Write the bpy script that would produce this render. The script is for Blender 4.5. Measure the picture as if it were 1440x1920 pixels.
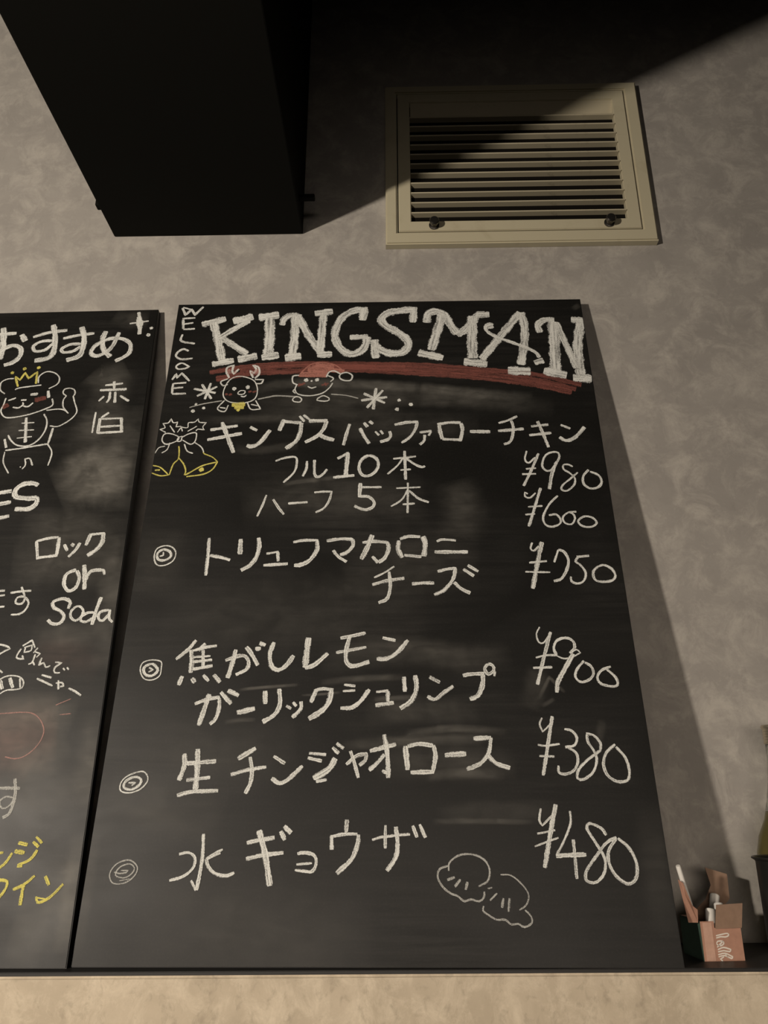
import bpy, bmesh, math, random
from mathutils import Matrix, Vector
random.seed(7)
scene = bpy.context.scene
C = scene.collection
for o in list(bpy.data.objects):
    bpy.data.objects.remove(o)

# ------------------------------------------------------------------ camera, light, exposure
cam_d = bpy.data.cameras.new('camera')
cam = bpy.data.objects.new('camera', cam_d)
C.objects.link(cam)
cam_d.sensor_fit = 'HORIZONTAL'
cam_d.sensor_width = 36.0
cam_d.lens = 36.0 * 1442.0 / 1440.0
cam_d.clip_start = 0.01
rt = Vector((0.99980337, 0.01965981, -0.00259165))
up = Vector((0.00915564, -0.34172933, 0.93975382))
fw = Vector((-0.01758974, 0.93959276, 0.34184214))
m = Matrix.Identity(4)
for i in range(3):
    m[i][0], m[i][1], m[i][2] = rt[i], up[i], -fw[i]
m[0][3], m[1][3], m[2][3] = 0.0, -0.99211598, 0.16162455
cam.matrix_world = m
scene.camera = cam

scene.view_settings.view_transform = 'Standard'
scene.view_settings.look = 'None'
scene.view_settings.gamma = 1.0
scene.view_settings.use_curve_mapping = False
scene.view_settings.exposure = 0.0

world = bpy.data.worlds.new('world')
scene.world = world
world.use_nodes = True
wbg = world.node_tree.nodes['Background']
wbg.inputs[0].default_value = (1.0, 0.84, 0.68, 1)
wbg.inputs[1].default_value = 0.001

def lamp(name, kind, loc, energy, color, **kw):
    d = bpy.data.lights.new(name, kind)
    d.energy = energy
    d.color = color
    for k, v in kw.items():
        setattr(d, k, v)
    o = bpy.data.objects.new(name, d)
    o.location = loc
    C.objects.link(o)
    return o
# the bar lamp low on the left that throws the hard shadows
lamp('bar_lamp', 'POINT', (-1.15, -1.60, 0.46), 110.0, (1.0, 0.885, 0.75), shadow_soft_size=0.040)
# added soft fill lamp behind the viewer, lifts the shadows and the board sheen
fill = lamp('room_fill', 'AREA', (0.05, -3.0, 0.10), 5.4, (1.0, 0.86, 0.72), shape='RECTANGLE', size=2.0, size_y=0.7, spread=math.radians(66))
fill.rotation_euler = (math.radians(80), 0, 0)

# ------------------------------------------------------------------ helpers
def link(name, bm, mat=None, parent=None, smooth=False, loc=None):
    me = bpy.data.meshes.new(name)
    bmesh.ops.recalc_face_normals(bm, faces=bm.faces)
    bm.to_mesh(me)
    bm.free()
    if smooth:
        for p in me.polygons:
            p.use_smooth = True
    if mat:
        me.materials.append(mat)
    o = bpy.data.objects.new(name, me)
    C.objects.link(o)
    if parent:
        o.parent = parent
    if loc:
        o.location = loc
    return o

def empty(name, loc=(0, 0, 0), rot=(0, 0, 0)):
    o = bpy.data.objects.new(name, None)
    o.location = loc
    o.rotation_euler = rot
    o.empty_display_size = 0.05
    C.objects.link(o)
    return o

def tag(o, label=None, cat=None, group=None, kind=None):
    if label: o['label'] = label
    if cat: o['category'] = cat
    if group: o['group'] = group
    if kind: o['kind'] = kind
    return o

def box(bm, a, b, bevel=0.0, seg=2):
    x0, y0, z0 = a
    x1, y1, z1 = b
    vs = [bm.verts.new(p) for p in ((x0,y0,z0),(x1,y0,z0),(x1,y1,z0),(x0,y1,z0),(x0,y0,z1),(x1,y0,z1),(x1,y1,z1),(x0,y1,z1))]
    fs = [bm.faces.new([vs[i] for i in f]) for f in ((0,3,2,1),(4,5,6,7),(0,1,5,4),(1,2,6,5),(2,3,7,6),(3,0,4,7))]
    if bevel:
        es = list({e for f in fs for e in f.edges})
        bmesh.ops.bevel(bm, geom=es, offset=bevel, segments=seg, affect='EDGES', profile=0.6)

def bx(name, a, b, mat, parent=None, bevel=0.0, seg=2):
    bm = bmesh.new()
    box(bm, a, b, bevel, seg)
    return link(name, bm, mat, parent)

def frame_bm(x0, x1, z0, z1, hx0, hx1, hz0, hz1, yf, yb, bevel=0.0012):
    """a flat rectangular frame with a rectangular hole, front at yf, back at yb"""
    bm = bmesh.new()
    O = [(x0, z0), (x1, z0), (x1, z1), (x0, z1)]
    H = [(hx0, hz0), (hx1, hz0), (hx1, hz1), (hx0, hz1)]
    V = {}
    for y in (yf, yb):
        for n, L in (('o', O), ('h', H)):
            for i, (x, z) in enumerate(L):
                V[(y, n, i)] = bm.verts.new((x, y, z))
    front = []
    for i in range(4):
        j = (i + 1) % 4
        bm.faces.new([V[(yf,'o',i)], V[(yf,'o',j)], V[(yf,'h',j)], V[(yf,'h',i)]])
        bm.faces.new([V[(yb,'o',j)], V[(yb,'o',i)], V[(yb,'h',i)], V[(yb,'h',j)]])
        bm.faces.new([V[(yf,'o',j)], V[(yf,'o',i)], V[(yb,'o',i)], V[(yb,'o',j)]])
        bm.faces.new([V[(yf,'h',i)], V[(yf,'h',j)], V[(yb,'h',j)], V[(yb,'h',i)]])
        for n in 'oh':
            front.append(bm.edges.get((V[(yf,n,i)], V[(yf,n,j)])))
    if bevel:
        bmesh.ops.bevel(bm, geom=[e for e in front if e], offset=bevel, segments=2, affect='EDGES')
    return bm

def lathe(name, prof, mat, parent=None, loc=None, n=48):
    bm = bmesh.new()
    rings = []
    for r, z in prof:
        if r < 1e-6:
            rings.append([bm.verts.new((0, 0, z))])
        else:
            rings.append([bm.verts.new((r*math.cos(2*math.pi*i/n), r*math.sin(2*math.pi*i/n), z)) for i in range(n)])
    for A, B in zip(rings, rings[1:]):
        for i in range(n):
            j = (i + 1) % n
            if len(A) == 1 and len(B) == 1: continue
            if len(A) == 1: bm.faces.new([A[0], B[j], B[i]])
            elif len(B) == 1: bm.faces.new([A[i], A[j], B[0]])
            else: bm.faces.new([A[i], A[j], B[j], B[i]])
    o = link(name, bm, mat, parent, True, loc)
    return o

def autosmooth(o, ang=35):
    me = o.data
    bm = bmesh.new(); bm.from_mesh(me)
    for e in bm.edges:
        if len(e.link_faces) == 2 and e.calc_face_angle(0) > math.radians(ang):
            e.smooth = False
    bm.to_mesh(me); bm.free()

# ------------------------------------------------------------------ materials
def mat(name, color, rough=0.6, metal=0.0, spec=0.5, **kw):
    mt = bpy.data.materials.new(name)
    mt.use_nodes = True
    b = mt.node_tree.nodes['Principled BSDF']
    b.inputs['Base Color'].default_value = (*color, 1)
    b.inputs['Roughness'].default_value = rough
    b.inputs['Metallic'].default_value = metal
    b.inputs['Specular IOR Level'].default_value = spec
    for k, v in kw.items():
        b.inputs[k.replace('_', ' ')].default_value = v
    return mt

class NT:
    def __init__(s, mt):
        s.t = mt.node_tree; s.b = s.t.nodes.get('Principled BSDF'); s.out = s.t.nodes.get('Material Output')
    def n(s, typ, **kw):
        nd = s.t.nodes.new(typ)
        for k, v in kw.items(): setattr(nd, k, v)
        return nd
    def l(s, a, b): s.t.links.new(a, b)
    def coord(s, kind='Object', scale=(1, 1, 1), loc=(0, 0, 0)):
        tc = s.n('ShaderNodeTexCoord'); mp = s.n('ShaderNodeMapping')
        mp.inputs['Scale'].default_value = scale; mp.inputs['Location'].default_value = loc
        s.l(tc.outputs[kind], mp.inputs[0]); return mp.outputs[0]
    def noise(s, vec, scale, detail=5, rough=0.55, dist=0.0):
        nd = s.n('ShaderNodeTexNoise'); nd.inputs['Scale'].default_value = scale
        nd.inputs['Detail'].default_value = detail; nd.inputs['Roughness'].default_value = rough
        nd.inputs['Distortion'].default_value = dist
        s.l(vec, nd.inputs['Vector']); return nd.outputs[0]
    def rng(s, v, a, b, c=0.0, d=1.0, smooth=False):
        nd = s.n('ShaderNodeMapRange'); nd.clamp = True
        if smooth: nd.interpolation_type = 'SMOOTHSTEP'
        for i, x in enumerate((a, b, c, d)): nd.inputs[i+1].default_value = x
        s.l(v, nd.inputs[0]); return nd.outputs[0]
    def math(s, op, a, b=None):
        nd = s.n('ShaderNodeMath', operation=op)
        for i, x in enumerate((a, b)):
            if x is None: continue
            if isinstance(x, (int, float)): nd.inputs[i].default_value = x
            else: s.l(x, nd.inputs[i])
        return nd.outputs[0]
    def mix(s, fac, a, b):
        nd = s.n('ShaderNodeMix', data_type='RGBA')
        if isinstance(fac, (int, float)): nd.inputs[0].default_value = fac
        else: s.l(fac, nd.inputs[0])
        for i, x in ((6, a), (7, b)):
            if isinstance(x, tuple): nd.inputs[i].default_value = (*x, 1)
            else: s.l(x, nd.inputs[i])
        return nd.outputs[2]

def wallpaper(name, dark, mid, light, seam=None, stretch=(1, 1, 1), speck=0.0):
    mt = mat(name, mid, 0.75, spec=0.25)
    N = NT(mt)
    v = N.coord('Object', stretch)
    n1 = N.noise(v, 8.0, 6, 0.62, 0.5)
    n2 = N.noise(v, 21.0, 9, 0.72, 0.5)
    n3 = N.noise(v, 340.0, 3, 0.6)
    patch = N.rng(n1, 0.36, 0.64)
    c = N.mix(patch, dark, mid)
    c = N.mix(N.rng(n2, 0.46, 0.66, 0, 1.0), c, light)
    n4 = N.noise(N.coord('Object', (1.0, 1.0, 2.2), (3.1, 0, 1.7)), 22.0, 7, 0.68, 0.3)
    c = N.mix(N.rng(n4, 0.52, 0.70, 0, 0.45), c, dark)
    c = N.mix(N.rng(n3, 0.3, 0.7, 0, 0.16), c, dark)
    if speck:
        n5 = N.noise(N.coord('Object', (1.3, 1.0, 1.0)), 75.0, 4, 0.6, 0.4)
        c = N.mix(N.rng(n5, 0.56, 0.72, 0, speck), c, tuple(x * 0.72 for x in dark))
        c = N.mix(N.rng(n5, 0.40, 0.28, 0, speck * 0.6), c, light)
    if seam is not None:
        sp = N.n('ShaderNodeSeparateXYZ'); N.l(N.coord('Object'), sp.inputs[0])
        f = N.math('LESS_THAN', sp.outputs[0], seam)
        c = N.mix(N.math('MULTIPLY', f, 0.10), c, light)
        ln = N.math('LESS_THAN', N.math('ABSOLUTE', N.math('SUBTRACT', sp.outputs[0], seam)), 0.0007)
        c = N.mix(N.math('MULTIPLY', ln, 0.25), c, dark)
    N.l(c, N.b.inputs['Base Color'])
    bp = N.n('ShaderNodeBump'); bp.inputs['Strength'].default_value = 0.10; bp.inputs['Distance'].default_value = 0.001
    N.l(n3, bp.inputs['Height']); N.l(bp.outputs[0], N.b.inputs['Normal'])
    return mt

M_wall = wallpaper('grey_plaster_wallpaper', (0.295, 0.275, 0.252), (0.355, 0.332, 0.302), (0.455, 0.425, 0.38), seam=-0.337, speck=0.25)
M_low = wallpaper('warm_tinted_wallpaper', (0.44, 0.37, 0.275), (0.55, 0.465, 0.35), (0.64, 0.55, 0.42), stretch=(1.6, 1.0, 1.3), speck=0.55)  # lighter tan tint puts warm low light into the wallpaper colour
M_black = mat('black_paint', (0.0055, 0.0055, 0.0045), 0.8, spec=0.1)
M_ceiling = mat('black_ceiling_paint', (0.012, 0.011, 0.010), 0.9, spec=0.1)
M_shelf = mat('black_shelf_laminate', (0.016, 0.015, 0.014), 0.5, spec=0.4)
M_edge = mat('black_board_edge', (0.010, 0.0095, 0.009), 0.5, spec=0.4)

def grimy(name, c, dirt, lo=0.62, hi=0.78, amt=0.5):
    mt = mat(name, c, 0.45, spec=0.4)
    N = NT(mt)
    n1 = N.noise(N.coord('Object', (1, 1, 1)), 26, 6, 0.65, 0.6)
    cc = N.mix(N.rng(n1, lo, hi, 0, amt), c, dirt)
    N.l(cc, N.b.inputs['Base Color'])
    return mt
M_cream = grimy('cream_enamel', (0.50, 0.455, 0.325), (0.30, 0.25, 0.15), 0.55, 0.85, 0.4)
M_slat = grimy('cream_slat_enamel', (0.47, 0.42, 0.30), (0.07, 0.05, 0.03), 0.62, 0.78, 0.45)
M_dark = mat('dark_duct', (0.006, 0.005, 0.004), 0.9, spec=0.1)
M_knob = mat('dark_steel', (0.13, 0.12, 0.11), 0.28, metal=0.9)

def board_material():
    mt = mat('blackboard_slate', (0.009, 0.0088, 0.0080), 0.45, spec=0.22)
    N = NT(mt)
    st = N.noise(N.coord('Object', (3.0, 60.0, 1)), 2.0, 6, 0.65, 0.4)
    cl = N.noise(N.coord('Object', (3.0, 4.0, 1)), 1.6, 4, 0.55, 0.8)
    fine = N.noise(N.coord('Object', (1, 1, 1)), 420, 3, 0.6)
    f = N.math('MULTIPLY', N.rng(st, 0.40, 0.75), N.rng(cl, 0.38, 0.72))
    f = N.math('ADD', N.math('MULTIPLY', f, 0.03), N.math('MULTIPLY', N.rng(fine, 0.5, 0.8), 0.012))
    c = N.mix(f, (0.009, 0.0088, 0.0080), (0.55, 0.52, 0.46))
    N.l(c, N.b.inputs['Base Color'])
    N.l(N.rng(cl, 0.3, 0.7, 0.38, 0.52), N.b.inputs['Roughness'])
    return mt
M_board = board_material()

def chalk_material(name, col, cover):
    """powdery chalk: opaque grains over bare board; UV x runs along the stroke, y across it"""
    mt = mat(name, col, 0.95, spec=0.05)
    N = NT(mt)
    tc = N.n('ShaderNodeTexCoord')
    sp = N.n('ShaderNodeSeparateXYZ'); N.l(tc.outputs['UV'], sp.inputs[0])
    ob = N.coord('Object')
    av = N.math('ABSOLUTE', sp.outputs[1])
    rag = N.noise(ob, 520, 3, 0.6)
    e = N.math('ADD', av, N.math('MULTIPLY', N.math('SUBTRACT', rag, 0.5), 0.9))
    edge = N.rng(e, 0.72, 1.02, 1, 0, True)
    mp = N.n('ShaderNodeMapping'); mp.inputs['Scale'].default_value = (26, 2.6, 1)
    N.l(tc.outputs['UV'], mp.inputs[0])
    streak = N.noise(mp.outputs[0], 1.0, 3, 0.6)
    grain = N.noise(ob, 900, 2, 0.7)
    g = N.math('ADD', N.math('MULTIPLY', streak, 0.62), N.math('MULTIPLY', grain, 0.38))
    a = N.math('MULTIPLY', N.rng(g, 0.38, 0.55, 0.30, 1.0, True), edge)
    a = N.math('MULTIPLY', a, cover)
    tr = N.n('ShaderNodeBsdfTransparent'); mx = N.n('ShaderNodeMixShader')
    N.l(a, mx.inputs[0]); N.l(tr.outputs[0], mx.inputs[1]); N.l(N.b.outputs[0], mx.inputs[2])
    N.l(mx.outputs[0], N.out.inputs['Surface'])
    return mt
CH = {'w': chalk_material('white_chalk', (0.73, 0.735, 0.695), 0.97), 'f': chalk_material('faint_white_chalk', (0.65, 0.645, 0.60), 0.62),
      'r': chalk_material('red_chalk', (0.36, 0.125, 0.10), 0.47), 'p': chalk_material('pink_chalk', (0.60, 0.33, 0.29), 0.55),
      'o': chalk_material('coral_chalk', (0.50, 0.215, 0.17), 0.80),
      'y': chalk_material('yellow_chalk', (0.68, 0.61, 0.16), 0.92)}

def smudge_material(name, col):
    mt = mat(name, col, 0.95, spec=0.05)
    N = NT(mt)
    tc = N.n('ShaderNodeTexCoord')
    sp = N.n('ShaderNodeSeparateXYZ'); N.l(tc.outputs['UV'], sp.inputs[0])
    at = N.n('ShaderNodeAttribute', attribute_name='dust')
    prof = N.rng(N.math('ABSOLUTE', sp.outputs[1]), 0.15, 1.0, 1, 0, True)
    s1 = N.noise(N.coord('Object', (6, 20, 1)), 4.0, 6, 0.65, 0.6)
    s2 = N.noise(N.coord('Object'), 24, 5, 0.6, 0.6)
    k = N.math('MULTIPLY', N.rng(s1, 0.30, 0.66, 0.45, 1.0), N.rng(s2, 0.30, 0.65, 0.35, 1.1))
    a = N.math('MULTIPLY', N.math('MULTIPLY', prof, k), at.outputs['Fac'])
    tr = N.n('ShaderNodeBsdfTransparent'); mx = N.n('ShaderNodeMixShader')
    N.l(a, mx.inputs[0]); N.l(tr.outputs[0], mx.inputs[1]); N.l(N.b.outputs[0], mx.inputs[2])
    N.l(mx.outputs[0], N.out.inputs['Surface'])
    return mt
SMG = {'w': smudge_material('chalk_dust', (0.50, 0.475, 0.42)), 'p': smudge_material('pink_chalk_dust', (0.42, 0.30, 0.26))}

# ------------------------------------------------------------------ the setting
tag(bx('wall_back', (-3, 0, -1.0), (3, 0.12, 1.9), M_wall), 'grey mottled plaster wallpaper wall', None, None, 'structure')
EA, EK = -0.1466, 0.035        # front edge of the ledge: y = EA + EK * x, the ledge runs very slightly out of parallel
def ledge_slab(name, z0, z1, inset, mt, bevel, label):
    bm = bmesh.new()
    box(bm, (-3, 0, z0), (3, -0.1, z1))
    for v in bm.verts:
        v.co.y = (EA + EK * v.co.x + inset) if v.co.y < -0.05 else -0.0005
    if bevel:
        es = [e for e in bm.edges if all(v.co.y < -0.01 and abs(v.co.z - z1) < 1e-5 for v in e.verts)]
        bmesh.ops.bevel(bm, geom=es, offset=bevel, segments=3, affect='EDGES')
    return tag(link(name, bm, mt), label, None, None, 'structure')
ledge_slab('wall_lower', -1.0, -0.0034, 0.0, M_low, 0.0022, 'mottled low wall below the black ledge, warm light put into its tan colour')
ledge_slab('trim_1', -0.0032, 0.0, 0.0022, M_shelf, 0.0006, 'black ledge top that carries the boards')
tag(bx('ceiling', (-3, -3.6, 1.92), (3, 0.12, 2.0), M_ceiling), 'black painted ceiling', None, None, 'structure')

# ------------------------------------------------------------------ black duct that comes out of the wall
duct = tag(empty('ceiling_duct', (-0.2962, -0.0005, 0.992)), 'large black boxed duct running out of the wall at the top left', 'duct')
bx('duct_box', (-0.1500, -2.9, 0.0), (0.1504, 0.0, 0.927), M_black, duct, 0.002)
bm = bmesh.new()
box(bm, (-0.1560, -0.069, 0.0025), (-0.1495, -0.057, 0.0125), 0.0015)
link('bracket_tab', bm, M_black, duct)
bm = bmesh.new()
box(bm, (0.1500, -0.060, 0.0185), (0.1745, -0.050, 0.0255), 0.0018)
link('bracket_tab', bm, M_black, duct)

# ------------------------------------------------------------------ ventilation grille
vent = tag(empty('ventilation_grille', (0.196, -0.0005, 1.124)), 'cream louvred ventilation grille high on the wall to the right of the black duct', 'vent')
vx, vz = 0.196, 1.124
def vfr(name, o, h, yf, yb, mt, bev=0.0012):
    bm = frame_bm(o[0]-vx, o[1]-vx, o[2]-vz, o[3]-vz, h[0]-vx, h[1]-vx, h[2]-vz, h[3]-vz, yf, yb, bev)
    return link(name, bm, mt, vent)
vfr('outer_frame', (-0.0145, 0.4072, 0.9605, 1.2862), (0.0042, 0.3862, 0.9825, 1.2702), -0.0125, 0.0, M_cream, 0.0022)
door = vfr('hinged_frame', (0.0060, 0.3845, 0.9842, 1.2685), (0.0258, 0.3640, 1.0036, 1.2490), -0.0118, -0.0006, M_cream, 0.001)
bx('back_plate', (0.0047-vx, -0.0024, 0.983-vz), (0.3857-vx, -0.0002, 1.2697-vz), M_dark, vent)
# the tunnel behind the louvres is lined on its sides
nS = 11
zs0, zs1 = 1.0195, 1.2156
bm0 = bmesh.new()
w = 0.3382 / 2 - 0.0004
prof = [(-0.0120, -0.0012), (-0.0129, -0.0010), (-0.0130, 0.0008), (-0.0122, 0.0012), (-0.0012, 0.0004), (-0.0012, -0.0010)]
A = [bm0.verts.new((-w, y, z)) for y, z in prof]
B = [bm0.verts.new((w, y, z)) for y, z in prof]
for i in range(len(prof)):
    j = (i + 1) % len(prof)
    bm0.faces.new([A[i], A[j], B[j], B[i]])
bm0.faces.new(A[::-1]); bm0.faces.new(B)
slat = link('louvre_slat', bm0, M_slat, vent)
slat.location = (0.1949 - vx, 0, zs0 - vz)
for i in range(1, nS):
    c = slat.copy(); C.objects.link(c); c.parent = vent
    c.location = (0.1949 - vx, 0, zs0 + (zs1 - zs0) * i / (nS - 1) - vz)
bm = bmesh.new()
box(bm, (-w, -0.0100, 1.2270 - vz), (w, -0.0092, 1.2492 - vz))
for v in bm.verts:
    if v.co.z < 1.23 - vz: v.co.y += 0.0065
link('top_baffle', bm, M_slat, vent)
for kx in (0.0612, 0.3340):
    k = lathe('latch_knob', [(0, 0), (0.0078, 0), (0.0080, 0.002), (0.0056, 0.003), (0.0054, 0.008), (0.0074, 0.0095), (0.0076, 0.013), (0.0062, 0.0148), (0, 0.0152)], M_knob, vent, n=28)
    k.rotation_euler = (math.radians(90), 0, 0)
    k.location = (kx - vx, -0.0116, 0.9942 - vz)
    autosmooth(k)

# ------------------------------------------------------------------ chalkboards
def catmull(pts, step=0.0022):
    """resampled smooth curve, keeping sharp corners"""
    P = [Vector((x, y, 0)) for x, y in pts]
    out = []
    n = len(P)
    def sharp(i):
        if i <= 0 or i >= n - 1: return True
        a, b = P[i] - P[i-1], P[i+1] - P[i]
        if a.length < 1e-7 or b.length < 1e-7: return True
        return a.angle(b) > math.radians(100)
    closed = n > 4 and (P[0] - P[-1]).length < 0.0006
    for i in range(n - 1):
        p1, p2 = P[i], P[i+1]
        if sharp(i): p0 = (P[-2] if closed and i == 0 else p1 - (p2 - p1))
        else: p0 = P[i-1]
        if sharp(i+1): p3 = (P[1] if closed and i == n - 2 else p2 + (p2 - p1))
        else: p3 = P[i+2]
        k = max(2, int((p2 - p1).length / step))
        for s in range(k):
            t = s / k
            out.append(0.5 * ((2*p1) + (p2-p0)*t + (2*p0-5*p1+4*p2-p3)*t*t + (3*p1-p0-3*p2+p3)*t**3))
    out.append(P[-1])
    return out

def ribbon(bm, uvl, pts, width, z, jitter=0.10, taper=True, layer=None, amt=1.0):
    L = catmull(pts)
    n = len(L)
    u = random.random() * 9
    rows = []
    seed = random.random() * 50
    for i, p in enumerate(L):
        a, b = L[max(i-1, 0)], L[min(i+1, n-1)]
        t = (b - a)
        if t.length < 1e-9: t = Vector((1, 0, 0))
        t.normalize()
        nn = Vector((-t.y, t.x, 0))
        if i: u += (p - L[i-1]).length
        w = width * 0.5 * (1.16 + jitter * math.sin(seed + u * 260) + 0.5 * jitter * math.sin(seed * 3 + u * 610))
        if taper and i in (0, n-1): w *= 0.82
        f = 1.0
        if layer is not None:
            f = math.sin(math.pi * min(1, max(0, (i + 0.001) / (n - 1)))) ** 0.6
        row = [bm.verts.new((p.x + nn.x*w*s, p.y + nn.y*w*s, z)) for s in (-1, 0, 1)]
        if layer is not None:
            for v in row: v[layer] = amt * f
        rows.append((row, u))
    for (r0, u0), (r1, u1) in zip(rows, rows[1:]):
        for j in (0, 1):
            f = bm.faces.new([r0[j], r1[j], r1[j+1], r0[j+1]])
            for lp, uv in zip(f.loops, ((u0, j-1), (u1, j-1), (u1, j), (u0, j))):
                lp[uvl].uv = uv

def dot(bm, uvl, p, r, z):
    c = bm.verts.new((p[0], p[1], z))
    ring = [bm.verts.new((p[0] + r * (1 + 0.12 * math.sin(i * 2.1 + p[0] * 900)) * math.cos(i * math.pi / 8),
                          p[1] + r * (1 + 0.12 * math.sin(i * 1.7 + p[1] * 700)) * math.sin(i * math.pi / 8), z)) for i in range(16)]
    u = random.random() * 9
    for i in range(16):
        f = bm.faces.new([c, ring[i], ring[(i + 1) % 16]])
        for lp, uv in zip(f.loops, ((u, 0), (u + r, 0.95), (u + r, 0.95))): lp[uvl].uv = uv

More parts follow.
